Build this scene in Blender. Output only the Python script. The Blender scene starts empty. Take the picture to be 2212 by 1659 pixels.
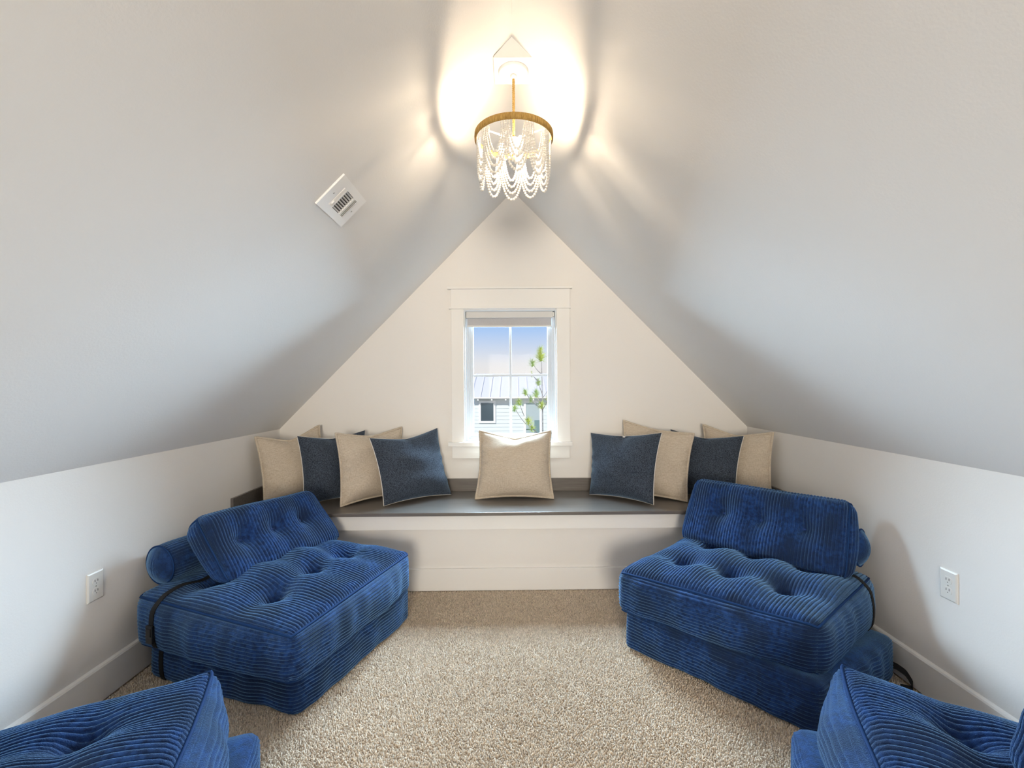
import bpy, bmesh, math, random
import numpy as np
from mathutils import Matrix, Vector

random.seed(7)
rng = np.random.default_rng(7)
scene = bpy.context.scene
COL = scene.collection

# ------------------------------------------------------------------ camera
cam_data = bpy.data.cameras.new('camera')
cam_data.lens = 16.0
cam_data.sensor_width = 36.0
cam_data.clip_start = 0.02
cam_data.clip_end = 500
cam = bpy.data.objects.new('camera', cam_data)
COL.objects.link(cam)
cam.matrix_world = (Matrix.Translation((0, 0, 1.28)) @ Matrix.Rotation(math.radians(0.233), 4, 'Z')
                    @ Matrix.Rotation(math.radians(90), 4, 'X') @ Matrix.Rotation(math.radians(-0.35), 4, 'Z'))
scene.camera = cam

# ------------------------------------------------------------------ colour management
scene.view_settings.view_transform = 'Standard'
scene.view_settings.look = 'None'
scene.view_settings.gamma = 1.0
scene.view_settings.use_curve_mapping = False
scene.view_settings.exposure = 0.0

# ------------------------------------------------------------------ sky
world = bpy.data.worlds.new('sky')
scene.world = world
world.use_nodes = True
wn = world.node_tree
wn.nodes.clear()
w_out = wn.nodes.new('ShaderNodeOutputWorld')
w_bg = wn.nodes.new('ShaderNodeBackground')
w_tc = wn.nodes.new('ShaderNodeTexCoord')
w_sep = wn.nodes.new('ShaderNodeSeparateXYZ')
w_ramp = wn.nodes.new('ShaderNodeValToRGB')
wn.links.new(w_tc.outputs['Generated'], w_sep.inputs[0])
wn.links.new(w_sep.outputs['Z'], w_ramp.inputs['Fac'])
wn.links.new(w_ramp.outputs['Color'], w_bg.inputs['Color'])
wn.links.new(w_bg.outputs['Background'], w_out.inputs['Surface'])
cr = w_ramp.color_ramp
cr.elements[0].position = 0.0
cr.elements[0].color = (0.94, 0.85, 0.80, 1)
cr.elements[1].position = 1.0
cr.elements[1].color = (0.16, 0.34, 0.80, 1)
for pos, c in ((0.045, (0.86, 0.83, 0.85, 1)), (0.12, (0.44, 0.62, 0.95, 1)), (0.4, (0.28, 0.48, 0.90, 1))):
    e = cr.elements.new(pos)
    e.color = c
w_bg.inputs['Strength'].default_value = 1.0

# sun, behind the house, lighting the neighbour's wall
sd = bpy.data.lights.new('sun', 'SUN')
sd.energy = 4.2
sd.angle = math.radians(0.6)
sd.color = (1.0, 0.93, 0.84)
sun = bpy.data.objects.new('sun', sd)
COL.objects.link(sun)
sun.rotation_euler = Vector((0.45, 1.0, -0.75)).to_track_quat('-Z', 'Y').to_euler()

# skylight falling in through the gable window from the open sky beyond it
ad = bpy.data.lights.new('window_daylight', 'AREA')
ad.shape = 'RECTANGLE'
ad.size = 3.8
ad.size_y = 2.6
ad.energy = 3450.0
ad.color = (0.62, 0.81, 1.0)
day = bpy.data.objects.new('window_daylight', ad)
COL.objects.link(day)
day.location = (-0.02, 5.1, 2.35)
day.rotation_euler = (Vector((-0.02, 3.30, 1.32)) - Vector((-0.02, 5.1, 2.35))).to_track_quat('-Z', 'Z').to_euler()

# added warm fill light, shining in through an added opening behind the camera
rd = bpy.data.lights.new('rear_fill_light', 'AREA')
rd.shape = 'RECTANGLE'
rd.size = 1.1
rd.size_y = 1.1
rd.energy = 55.0
rd.spread = math.radians(100)
rd.color = (1.0, 0.86, 0.71)
rear = bpy.data.objects.new('rear_fill_light', rd)
COL.objects.link(rear)
rear.location = (0.0, -3.35, 1.40)
rear.rotation_euler = Vector((0, 1, 0)).to_track_quat('-Z', 'Z').to_euler()

BULB_STRENGTH = 560.0
scene.cycles.use_denoising = True
scene.cycles.max_bounces = 8
scene.cycles.diffuse_bounces = 5
scene.cycles.adaptive_threshold = 0.02
scene.cycles.sample_clamp_indirect = 6.0

# ------------------------------------------------------------------ room dimensions
XL, XR = -1.684, 1.666
YB = 3.263            # gable wall
YR = -3.2             # wall behind the camera
KNEE = 0.966
RIDGE_X, RIDGE_Z = 0.0, 2.662
SL = (RIDGE_Z - KNEE) / (RIDGE_X - XL)

# ------------------------------------------------------------------ helpers
def link(o, parent=None):
    COL.objects.link(o)
    if parent is not None:
        o.parent = parent
    return o

def mesh_obj(name, verts, faces, mat, parent=None, smooth=False, loc=None):
    me = bpy.data.meshes.new(name)
    me.from_pydata([tuple(v) for v in verts], [], faces)
    me.materials.append(mat)
    if smooth:
        me.polygons.foreach_set('use_smooth', np.ones(len(me.polygons), dtype=bool))
    me.update()
    o = bpy.data.objects.new(name, me)
    link(o, parent)
    if loc is not None:
        o.location = loc
    return o

def np_mesh(name, verts, quads, mat, parent=None, smooth=True):
    """fast mesh from numpy verts (N,3) and faces (M,k) with k = 3 or 4"""
    verts = np.ascontiguousarray(verts, dtype=np.float32)
    quads = np.ascontiguousarray(quads, dtype=np.int32)
    k = quads.shape[1]
    me = bpy.data.meshes.new(name)
    me.vertices.add(len(verts))
    me.vertices.foreach_set('co', verts.ravel())
    me.loops.add(quads.size)
    me.loops.foreach_set('vertex_index', quads.ravel())
    me.polygons.add(len(quads))
    me.polygons.foreach_set('loop_start', np.arange(0, quads.size, k, dtype=np.int32))
    me.polygons.foreach_set('use_smooth', np.full(len(quads), smooth, dtype=bool))
    me.update(calc_edges=True)
    me.validate()
    me.materials.append(mat)
    o = bpy.data.objects.new(name, me)
    return link(o, parent)

class MB:
    """collects shapes of ONE part"""
    def __init__(self):
        self.v, self.f = [], []
    def add(self, verts, faces):
        n = len(self.v)
        self.v += [tuple(map(float, p)) for p in verts]
        self.f += [tuple(i + n for i in q) for q in faces]
        return self
    def box(self, x0, x1, y0, y1, z0, z1):
        v = [(x, y, z) for z in (z0, z1) for y in (y0, y1) for x in (x0, x1)]
        return self.add(v, [(0, 2, 3, 1), (4, 5, 7, 6), (0, 1, 5, 4), (2, 6, 7, 3), (0, 4, 6, 2), (1, 3, 7, 5)])
    def prism(self, poly, axis, a, b):
        """poly: 2-D points, swept along axis from a to b"""
        def put(p, t):
            if axis == 'y':
                return (p[0], t, p[1])
            if axis == 'z':
                return (p[0], p[1], t)
            return (t, p[0], p[1])
        n = len(poly)
        v = [put(p, a) for p in poly] + [put(p, b) for p in poly]
        f = [tuple(range(n))[::-1], tuple(range(n, 2 * n))] + [(i, (i + 1) % n, n + (i + 1) % n, n + i) for i in range(n)]
        return self.add(v, f)
    def lathe(self, prof, centre=(0, 0, 0), n=32):
        v, f = [], []
        for r, z in prof:
            for k in range(n):
                t = 2 * math.pi * k / n
                v.append((centre[0] + r * math.cos(t), centre[1] + r * math.sin(t), centre[2] + z))
        m = len(prof)
        for i in range(m - 1):
            for k in range(n):
                f.append((i * n + k, i * n + (k + 1) % n, (i + 1) * n + (k + 1) % n, (i + 1) * n + k))
        return self.add(v, f)
    def build(self, name, mat, parent=None, smooth=False, bevel=0.0, off=(0, 0, 0)):
        v = [(p[0] - off[0], p[1] - off[1], p[2] - off[2]) for p in self.v]
        me = bpy.data.meshes.new(name)
        me.from_pydata(v, [], self.f)
        bm = bmesh.new()
        bm.from_mesh(me)
        bmesh.ops.recalc_face_normals(bm, faces=bm.faces)
        if bevel > 0:
            bmesh.ops.bevel(bm, geom=bm.edges[:], offset=bevel, segments=2, affect='EDGES', profile=0.6)
        bm.to_mesh(me)
        bm.free()
        if smooth:
            me.polygons.foreach_set('use_smooth', np.ones(len(me.polygons), dtype=bool))
        me.materials.append(mat)
        o = bpy.data.objects.new(name, me)
        return link(o, parent)

def tube_mesh(pts, rad, sides=8, closed=False, flat=None):
    """tube round a polyline; flat=(w, t, up) gives a flat band instead"""
    P = np.array(pts, dtype=float)
    n = len(P)
    if closed:
        T = np.roll(P, -1, 0) - np.roll(P, 1, 0)
    else:
        T = np.gradient(P, axis=0)
    T /= np.linalg.norm(T, axis=1)[:, None] + 1e-12
    rad = np.broadcast_to(np.asarray(rad, dtype=float), (n,))
    up = np.array([0.0, 0.0, 1.0]) if abs(T[0][2]) < 0.9 else np.array([1.0, 0, 0])
    A = np.zeros_like(P)
    a = np.cross(T[0], up)
    a /= np.linalg.norm(a)
    for i in range(n):
        a = a - T[i] * np.dot(a, T[i])
        a /= np.linalg.norm(a) + 1e-12
        A[i] = a
    B = np.cross(T, A)
    ang = np.arange(sides) * 2 * math.pi / sides
    V = P[:, None, :] + rad[:, None, None] * (np.cos(ang)[None, :, None] * A[:, None, :] + np.sin(ang)[None, :, None] * B[:, None, :])
    V = V.reshape(-1, 3)
    F = []
    m = n if closed else n - 1
    for i in range(m):
        j = (i + 1) % n
        for k in range(sides):
            F.append((i * sides + k, i * sides + (k + 1) % sides, j * sides + (k + 1) % sides, j * sides + k))
    return V, np.array(F)

def tube(name, pts, rad, mat, parent=None, sides=8, closed=False, off=(0, 0, 0)):
    V, F = tube_mesh(pts, rad, sides, closed)
    return np_mesh(name, V - np.array(off), F, mat, parent, True)

def empty(name, loc, label=None, cat=None, group=None, kind=None):
    o = bpy.data.objects.new(name, None)
    link(o)
    o.empty_display_size = 0.05
    o.location = loc
    return tag(o, label, cat, group, kind)

def tag(o, label=None, cat=None, group=None, kind=None):
    if label:
        o['label'] = label
    if cat:
        o['category'] = cat
    if group:
        o['group'] = group
    if kind:
        o['kind'] = kind
    return o

# ------------------------------------------------------------------ materials
def new_mat(name):
    m = bpy.data.materials.new(name)
    m.use_nodes = True
    nt = m.node_tree
    b = nt.nodes['Principled BSDF']
    return m, nt, b

def plain(name, rgb, rough=0.5, metal=0.0, spec=0.5, bump=None, sheen=0.0):
    m, nt, b = new_mat(name)
    b.inputs['Base Color'].default_value = (*rgb, 1)
    b.inputs['Roughness'].default_value = rough
    b.inputs['Metallic'].default_value = metal
    b.inputs['Specular IOR Level'].default_value = spec
    if sheen:
        b.inputs['Sheen Weight'].default_value = sheen
    if bump:
        scale, strength, dist = bump
        tc = nt.nodes.new('ShaderNodeTexCoord')
        n = nt.nodes.new('ShaderNodeTexNoise')
        n.inputs['Scale'].default_value = scale
        n.inputs['Detail'].default_value = 3
        bp = nt.nodes.new('ShaderNodeBump')
        bp.inputs['Strength'].default_value = strength
        bp.inputs['Distance'].default_value = dist
        nt.links.new(tc.outputs['Object'], n.inputs['Vector'])
        nt.links.new(n.outputs['Fac'], bp.inputs['Height'])
        nt.links.new(bp.outputs['Normal'], b.inputs['Normal'])
    return m

def mottled(name, c1, c2, scale, rough=0.8, sheen=0.0, sheen_tint=None, detail=4, lo=0.35, hi=0.65, bump=None, stretch=(1, 1, 1), spec=0.3, c3=None, scale3=None):
    m, nt, b = new_mat(name)
    tc = nt.nodes.new('ShaderNodeTexCoord')
    mp = nt.nodes.new('ShaderNodeMapping')
    mp.inputs['Scale'].default_value = stretch
    n = nt.nodes.new('ShaderNodeTexNoise')
    n.inputs['Scale'].default_value = scale
    n.inputs['Detail'].default_value = detail
    r = nt.nodes.new('ShaderNodeValToRGB')
    r.color_ramp.elements[0].position = lo
    r.color_ramp.elements[0].color = (*c1, 1)
    r.color_ramp.elements[1].position = hi
    r.color_ramp.elements[1].color = (*c2, 1)
    nt.links.new(tc.outputs['Object'], mp.inputs['Vector'])
    nt.links.new(mp.outputs['Vector'], n.inputs['Vector'])
    nt.links.new(n.outputs['Fac'], r.inputs['Fac'])
    col = r.outputs['Color']
    if c3 is not None:
        n3 = nt.nodes.new('ShaderNodeTexNoise')
        n3.inputs['Scale'].default_value = scale3
        n3.inputs['Detail'].default_value = 2
        r3 = nt.nodes.new('ShaderNodeValToRGB')
        r3.color_ramp.elements[0].position = 0.42
        r3.color_ramp.elements[1].position = 0.62
        nt.links.new(tc.outputs['Object'], n3.inputs['Vector'])
        nt.links.new(n3.outputs['Fac'], r3.inputs['Fac'])
        mx = nt.nodes.new('ShaderNodeMix')
        mx.data_type = 'RGBA'
        mx.inputs[7].default_value = (*c3, 1)
        nt.links.new(r3.outputs['Color'], mx.inputs[0])
        nt.links.new(col, mx.inputs[6])
        col = mx.outputs[2]
    nt.links.new(col, b.inputs['Base Color'])
    b.inputs['Roughness'].default_value = rough
    b.inputs['Specular IOR Level'].default_value = spec
    if sheen:
        b.inputs['Sheen Weight'].default_value = sheen
        b.inputs['Sheen Roughness'].default_value = 0.4
        if sheen_tint:
            b.inputs['Sheen Tint'].default_value = (*sheen_tint, 1)
    if bump:
        bs, bst, bd = bump
        n2 = nt.nodes.new('ShaderNodeTexNoise')
        n2.inputs['Scale'].default_value = bs
        n2.inputs['Detail'].default_value = 2
        bp = nt.nodes.new('ShaderNodeBump')
        bp.inputs['Strength'].default_value = bst
        bp.inputs['Distance'].default_value = bd
        nt.links.new(tc.outputs['Object'], n2.inputs['Vector'])
        nt.links.new(n2.outputs['Fac'], bp.inputs['Height'])
        nt.links.new(bp.outputs['Normal'], b.inputs['Normal'])
    return m

def weave(name, c1, c2, scale, rough=0.9, sheen=0.15):
    """coarse linen weave: two crossed thread directions"""
    m, nt, b = new_mat(name)
    tc = nt.nodes.new('ShaderNodeTexCoord')
    outs = []
    for st in ((scale, scale, scale * 0.12), (scale * 0.12, scale * 0.12, scale)):
        mp = nt.nodes.new('ShaderNodeMapping')
        mp.inputs['Scale'].default_value = st
        n = nt.nodes.new('ShaderNodeTexNoise')
        n.inputs['Scale'].default_value = 1.0
        n.inputs['Detail'].default_value = 2
        nt.links.new(tc.outputs['Object'], mp.inputs['Vector'])
        nt.links.new(mp.outputs['Vector'], n.inputs['Vector'])
        outs.append(n.outputs['Fac'])
    ad_ = nt.nodes.new('ShaderNodeMath')
    ad_.operation = 'ADD'
    nt.links.new(outs[0], ad_.inputs[0])
    nt.links.new(outs[1], ad_.inputs[1])
    r = nt.nodes.new('ShaderNodeValToRGB')
    mr = nt.nodes.new('ShaderNodeMath')
    mr.operation = 'MULTIPLY'
    mr.inputs[1].default_value = 0.5
    nt.links.new(ad_.outputs[0], mr.inputs[0])
    r.color_ramp.elements[0].position = 0.38
    r.color_ramp.elements[0].color = (*c1, 1)
    r.color_ramp.elements[1].position = 0.62
    r.color_ramp.elements[1].color = (*c2, 1)
    nt.links.new(mr.outputs[0], r.inputs['Fac'])
    nt.links.new(r.outputs['Color'], b.inputs['Base Color'])
    bp = nt.nodes.new('ShaderNodeBump')
    bp.inputs['Strength'].default_value = 0.35
    bp.inputs['Distance'].default_value = 0.002
    nt.links.new(mr.outputs[0], bp.inputs['Height'])
    nt.links.new(bp.outputs['Normal'], b.inputs['Normal'])
    b.inputs['Roughness'].default_value = rough
    b.inputs['Sheen Weight'].default_value = sheen
    b.inputs['Specular IOR Level'].default_value = 0.2
    return m

M = {}
M['paint'] = plain('wall_paint', (0.825, 0.805, 0.78), 0.75, spec=0.25, bump=(160, 0.12, 0.003))
M['ceiling'] = plain('ceiling_paint', (0.84, 0.835, 0.825), 0.8, spec=0.2, bump=(140, 0.15, 0.003))
M['trim'] = plain('trim_paint', (0.86, 0.85, 0.83), 0.6, spec=0.2)
M['vinyl'] = plain('window_vinyl', (0.66, 0.70, 0.74), 0.65, spec=0.15)
M['bench'] = mottled('stained_bench_wood', (0.105, 0.092, 0.082), (0.15, 0.135, 0.122), 9.0, rough=0.32, detail=6, stretch=(0.5, 9, 9), spec=0.5, lo=0.3, hi=0.7)
M['carpet'] = plain('carpet_backing', (0.55, 0.44, 0.33), 0.95, spec=0.05, bump=(300, 0.5, 0.004))
M['cord'] = mottled('blue_corduroy', (0.006, 0.019, 0.072), (0.016, 0.056, 0.200), 60, rough=0.85, sheen=1.0, sheen_tint=(0.32, 0.61, 1.0), bump=(380, 0.6, 0.004), c3=(0.010, 0.024, 0.070), scale3=8.0, spec=0.15)
M['piping'] = plain('blue_piping', (0.008, 0.036, 0.125), 0.75, spec=0.15)
M['button'] = plain('blue_button', (0.010, 0.045, 0.20), 0.6, spec=0.3, sheen=0.3)
M['strap'] = plain('black_webbing', (0.012, 0.012, 0.013), 0.7, spec=0.3, bump=(500, 0.4, 0.002))
M['buckle'] = plain('black_plastic', (0.010, 0.010, 0.011), 0.35, spec=0.5)
M['linen'] = weave('beige_linen', (0.45, 0.375, 0.29), (0.60, 0.52, 0.42), 420)
M['denim'] = mottled('slate_blue_chenille', (0.013, 0.018, 0.029), (0.072, 0.090, 0.120), 210, rough=0.8, sheen=0.6, sheen_tint=(0.45, 0.70, 1.0), detail=3, bump=(420, 0.5, 0.003), spec=0.2)
M['white_cloth'] = plain('white_cotton', (0.72, 0.70, 0.66), 0.9, spec=0.2, sheen=0.1)
M['plastic'] = plain('white_plastic', (0.78, 0.77, 0.74), 0.35, spec=0.5)
M['slot'] = plain('dark_slot', (0.03, 0.025, 0.02), 0.8)
M['metal_white'] = plain('white_enamel', (0.92, 0.92, 0.92), 0.35, spec=0.5)
M['duct'] = plain('duct_grey', (0.06, 0.058, 0.055), 0.8)
M['screw'] = plain('steel_screw', (0.45, 0.44, 0.42), 0.35, metal=0.9)
M['rope'] = mottled('jute_rope', (0.42, 0.25, 0.07), (0.66, 0.44, 0.16), 300, rough=0.9, bump=(500, 0.5, 0.003))
M['jute'] = mottled('jute_wrapped_band', (0.30, 0.17, 0.045), (0.52, 0.33, 0.10), 60, rough=0.85, detail=4, stretch=(6, 6, 0.6), bump=(300, 0.5, 0.003))
M['bead'] = plain('whitewashed_wood_bead', (0.78, 0.75, 0.70), 0.6, spec=0.3)
M['shade'] = mottled('shade_fabric', (0.46, 0.45, 0.46), (0.52, 0.51, 0.52), 300, rough=0.9)
M['shade_box'] = plain('shade_cassette', (0.66, 0.65, 0.63), 0.6)
m, nt, b = new_mat('window_glass')
nt.nodes.remove(b)
g_out = nt.nodes['Material Output']
g_t = nt.nodes.new('ShaderNodeBsdfTransparent')
g_t.inputs['Color'].default_value = (0.96, 0.98, 0.98, 1)
g_g = nt.nodes.new('ShaderNodeBsdfGlossy')
g_g.inputs['Roughness'].default_value = 0.02
g_m = nt.nodes.new('ShaderNodeMixShader')
g_m.inputs['Fac'].default_value = 0.001
nt.links.new(g_t.outputs[0], g_m.inputs[1])
nt.links.new(g_g.outputs[0], g_m.inputs[2])
nt.links.new(g_m.outputs[0], g_out.inputs['Surface'])
M['glass'] = m
m, nt, b = new_mat('lit_bulb')
b.inputs['Base Color'].default_value = (1, 0.9, 0.75, 1)
b.inputs['Emission Color'].default_value = (1.0, 0.79, 0.56, 1)
b.inputs['Emission Strength'].default_value = BULB_STRENGTH
M['bulb'] = m
m, nt, b = new_mat('bulb_glass')
nt.nodes.remove(b)
q_t = nt.nodes.new('ShaderNodeBsdfTransparent')
q_e = nt.nodes.new('ShaderNodeEmission')                    # frosted glass glowing round the filament
q_e.inputs['Color'].default_value = (1.0, 0.86, 0.66, 1)
q_e.inputs['Strength'].default_value = 6.0
q_m = nt.nodes.new('ShaderNodeMixShader')
q_m.inputs['Fac'].default_value = 0.18
nt.links.new(q_t.outputs[0], q_m.inputs[1])
nt.links.new(q_e.outputs[0], q_m.inputs[2])
nt.links.new(q_m.outputs[0], nt.nodes['Material Output'].inputs['Surface'])
M['bulb_glass'] = m
# exterior
M['siding'] = plain('house_siding', (0.62, 0.66, 0.66), 0.7)
M['roof'] = plain('pale_metal_roof', (0.76, 0.71, 0.67), 0.5)
M['house_trim'] = plain('house_trim', (0.74, 0.74, 0.72), 0.6)
M['house_glass'] = plain('dark_house_glass', (0.03, 0.055, 0.07), 0.15, spec=0.8)
M['house_screen'] = plain('grey_screen', (0.36, 0.42, 0.43), 0.7)
M['house_green'] = plain('teal_panel', (0.14, 0.22, 0.22), 0.6)
M['bark'] = mottled('pine_bark', (0.10, 0.085, 0.075), (0.26, 0.23, 0.21), 30, rough=0.9)
M['needle'] = mottled('pine_needles', (0.10, 0.20, 0.035), (0.34, 0.36, 0.06), 3, rough=0.7)
M['ground'] = plain('yard_ground', (0.30, 0.29, 0.22), 0.9)

# carpet yarn: colour per tuft from an attribute
m, nt, b = new_mat('carpet_yarn')
at = nt.nodes.new('ShaderNodeAttribute')
at.attribute_name = 'yarn'
r = nt.nodes.new('ShaderNodeValToRGB')
r.color_ramp.elements[0].position = 0.0
r.color_ramp.elements[0].color = (0.50, 0.405, 0.31, 1)
r.color_ramp.elements[1].position = 1.0
r.color_ramp.elements[1].color = (0.92, 0.79, 0.64, 1)
nt.links.new(at.outputs['Fac'], r.inputs['Fac'])
nt.links.new(r.outputs['Color'], b.inputs['Base Color'])
b.inputs['Roughness'].default_value = 0.95
b.inputs['Specular IOR Level'].default_value = 0.05
b.inputs['Sheen Weight'].default_value = 0.2
M['yarn'] = m

# ================================================================== the room
floor = MB().box(XL - 0.1, XR + 0.1, YR - 0.1, YB + 0.12, -0.1, 0.0).build('floor', M['carpet'])
tag(floor, 'wall to wall beige cut pile carpet floor', 'floor', kind='structure')

wl = MB().box(XL - 0.1, XL, YR, YB + 0.12, 0, KNEE).build('wall_left', M['paint'])
tag(wl, 'low white knee wall with outlet along one side', 'wall', kind='structure')
wr = MB().box(XR, XR + 0.1, YR, YB + 0.12, 0, KNEE).build('wall_right', M['paint'])
tag(wr, 'low white knee wall facing the other knee wall', 'wall', kind='structure')

t = 0.12
cl = MB()
cl.prism([(XL, KNEE), (RIDGE_X, RIDGE_Z), (RIDGE_X, RIDGE_Z + t * 1.4), (XL - 0.12, KNEE + 0.02), (XL - 0.1, KNEE)], 'y', YR - 0.05, YB + 0.12)
cl.prism([(XR, KNEE), (XR + 0.1, KNEE), (XR + 0.12, KNEE + 0.02), (RIDGE_X, RIDGE_Z + t * 1.4), (RIDGE_X, RIDGE_Z)], 'y', YR - 0.05, YB + 0.12)
ceiling = cl.build('ceiling', M['ceiling'])
tag(ceiling, 'steep white gabled ceiling meeting at a ridge', 'ceiling', kind='structure')

# gable wall with the window opening
OX0, OX1, OZ0, OZ1 = -0.355, 0.307, 0.866, 1.812
def slope_z(x):
    return RIDGE_Z - (RIDGE_Z - KNEE) * ((RIDGE_X - x) / (RIDGE_X - XL) if x < RIDGE_X else (x - RIDGE_X) / (XR - RIDGE_X))
gw = MB()
gw.prism([(XL, 0), (OX0, 0), (OX0, slope_z(OX0)), (XL, KNEE)], 'y', YB, YB + 0.12)
gw.prism([(OX1, 0), (XR, 0), (XR, KNEE), (OX1, slope_z(OX1))], 'y', YB, YB + 0.12)
gw.prism([(OX0, 0), (OX1, 0), (OX1, OZ0), (OX0, OZ0)], 'y', YB, YB + 0.12)
gw.prism([(OX0, OZ1), (OX1, OZ1), (OX1, slope_z(OX1)), (RIDGE_X, RIDGE_Z), (OX0, slope_z(OX0))], 'y', YB, YB + 0.12)
wb = gw.build('wall_back', M['paint'])
tag(wb, 'white triangular gable wall around the window', 'wall', kind='structure')
RX0, RX1, RZ_0, RZ_1 = -0.6, 0.6, 0.80, 1.98             # opening added behind the camera to let in the fill light
rw_ = MB()
rw_.prism([(XL, 0), (RX0, 0), (RX0, slope_z(RX0)), (XL, KNEE)], 'y', YR - 0.1, YR)
rw_.prism([(RX1, 0), (XR, 0), (XR, KNEE), (RX1, slope_z(RX1))], 'y', YR - 0.1, YR)
rw_.prism([(RX0, 0), (RX1, 0), (RX1, RZ_0), (RX0, RZ_0)], 'y', YR - 0.1, YR)
rw_.prism([(RX0, RZ_1), (RX1, RZ_1), (RX1, slope_z(RX1)), (RIDGE_X, RIDGE_Z), (RX0, slope_z(RX0))], 'y', YR - 0.1, YR)
wrr = rw_.build('wall_rear', M['paint'])
tag(wrr, 'white gable wall behind the viewer', 'wall', kind='structure')

bbp = lambda x, s: [(x, 0.012), (x + s * 0.016, 0.012), (x + s * 0.016, 0.146), (x + s * 0.012, 0.152), (x, 0.156)]
bl_ = MB().prism(bbp(XL, 1), 'y', YR, 2.80).build('baseboard_left', M['trim'])
tag(bl_, 'tall white baseboard below the wall with the window bench on its right', 'baseboard', kind='structure')
br_ = MB().prism(bbp(XR, -1), 'y', YR, 2.83).build('baseboard_right', M['trim'])
tag(br_, 'tall white baseboard below the wall with the window bench on its left', 'baseboard', kind='structure')

# boxed block in the ridge that carries the chandelier
LX, LY = 0.006, 1.892
blk = MB().prism([(LX - 0.08, RIDGE_Z - 0.083), (LX + 0.08, RIDGE_Z - 0.083), (LX + 0.08, RIDGE_Z - 0.079), (LX, RIDGE_Z + 0.01), (LX - 0.08, RIDGE_Z - 0.079)], 'y', LY - 0.081, LY + 0.081).build('trim_1', M['trim'])
tag(blk, 'white boxed mounting block set into the ceiling ridge', 'mounting block', kind='structure')

# ------------------------------------------------------------------ window
win = empty('window_1', (-0.024, YB, OZ0), 'white gable window with four lights and flat casing', 'window', kind='structure')
wo = Vector((-0.024, YB, OZ0))
def wpart(name, mb, mat, bevel=0.0015):
    return mb.build(name, mat, win, bevel=bevel, off=wo)
CT = 0.019
wpart('side_casing', MB().box(-0.444, OX0, YB - CT, YB, 0.866, 1.818), M['trim'])
wpart('side_casing', MB().box(OX1, 0.401, YB - CT, YB, 0.866, 1.818), M['trim'])
wpart('head_casing', MB().box(-0.446, 0.402, YB - CT - 0.003, YB, 1.828, 1.957), M['trim'])
wpart('head_cap', MB().box(-0.470, 0.418, YB - CT - 0.022, YB, 1.957, 1.971), M['trim'])
wpart('head_ledge', MB().box(-0.460, 0.408, YB - CT - 0.012, YB, 1.817, 1.828), M['trim'])
wpart('stool', MB().box(-0.468, 0.413, YB - 0.045, YB + 0.06, 0.840, 0.8685), M['trim'], 0.002)
wpart('apron', MB().box(-0.443, 0.396, YB - CT, YB, 0.751, 0.840), M['trim'])
jm = MB()
jm.box(OX0, OX0 + 0.010, YB, YB + 0.075, OZ0, OZ1)
jm.box(OX1 - 0.010, OX1, YB, YB + 0.075, OZ0, OZ1)
jm.box(OX0 + 0.010, OX1 - 0.010, YB, YB + 0.075, OZ1 - 0.010, OZ1)
wpart('jamb', jm, M['vinyl'])
def ring(x0, x1, z0, z1, w, y0, y1):
    mb = MB()
    mb.box(x0, x0 + w, y0, y1, z0, z1)
    mb.box(x1 - w, x1, y0, y1, z0, z1)
    mb.box(x0 + w, x1 - w, y0, y1, z0, z0 + w)
    mb.box(x0 + w, x1 - w, y0, y1, z1 - w, z1)
    return mb
wpart('window_frame', ring(OX0 + 0.010, OX1 - 0.010, OZ0, OZ1 - 0.010, 0.018, YB + 0.050, YB + 0.115), M['vinyl'])
wpart('frame_stop', ring(OX0 + 0.028, OX1 - 0.028, OZ0 + 0.018, OZ1 - 0.028, 0.011, YB + 0.062, YB + 0.112), M['vinyl'])
SX0, SX1, SZ0, SZ1 = OX0 + 0.039, OX1 - 0.039, OZ0 + 0.029, OZ1 - 0.039
wpart('sash', ring(SX0, SX1, SZ0, SZ1, 0.020, YB + 0.070, YB + 0.105), M['vinyl'])
GX0, GX1, GZ0, GZ1 = SX0 + 0.020, SX1 - 0.020, SZ0 + 0.020, SZ1 - 0.020
mx_, mz_ = -0.024, 1.343
hw = 0.0085
wpart('muntin', MB().box(mx_ - hw, mx_ + hw, YB + 0.078, YB + 0.098, GZ0, GZ1), M['vinyl'])
wpart('muntin', MB().box(GX0, mx_ - hw, YB + 0.078, YB + 0.098, mz_ - hw, mz_ + hw).box(mx_ + hw, GX1, YB + 0.078, YB + 0.098, mz_ - hw, mz_ + hw), M['vinyl'])
for x0, x1 in ((GX0, mx_ - hw), (mx_ + hw, GX1)):
    for z0, z1 in ((GZ0, mz_ - hw), (mz_ + hw, GZ1)):
        wpart('pane', MB().box(x0, x1, YB + 0.086, YB + 0.090, z0, z1), M['glass'], 0)

win2 = empty('added_rear_window', (0, YR, RZ_0), 'white window added in the unseen rear gable to let in fill light', 'window', kind='structure')  # unseen window, added as a way in for the fill light
w2o = Vector((0, YR, RZ_0))
ring(RX0 - 0.09, RX1 + 0.09, RZ_0 - 0.09, RZ_1 + 0.09, 0.09, YR, YR + 0.02).build('casing', M['trim'], win2, off=w2o)
ring(RX0, RX1, RZ_0, RZ_1, 0.05, YR - 0.08, YR - 0.03).build('sash', M['vinyl'], win2, off=w2o)
MB().box(RX0 + 0.05, RX1 - 0.05, YR - 0.058, YR - 0.054, RZ_0 + 0.05, RZ_1 - 0.05).build('pane', M['glass'], win2, off=w2o)

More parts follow.
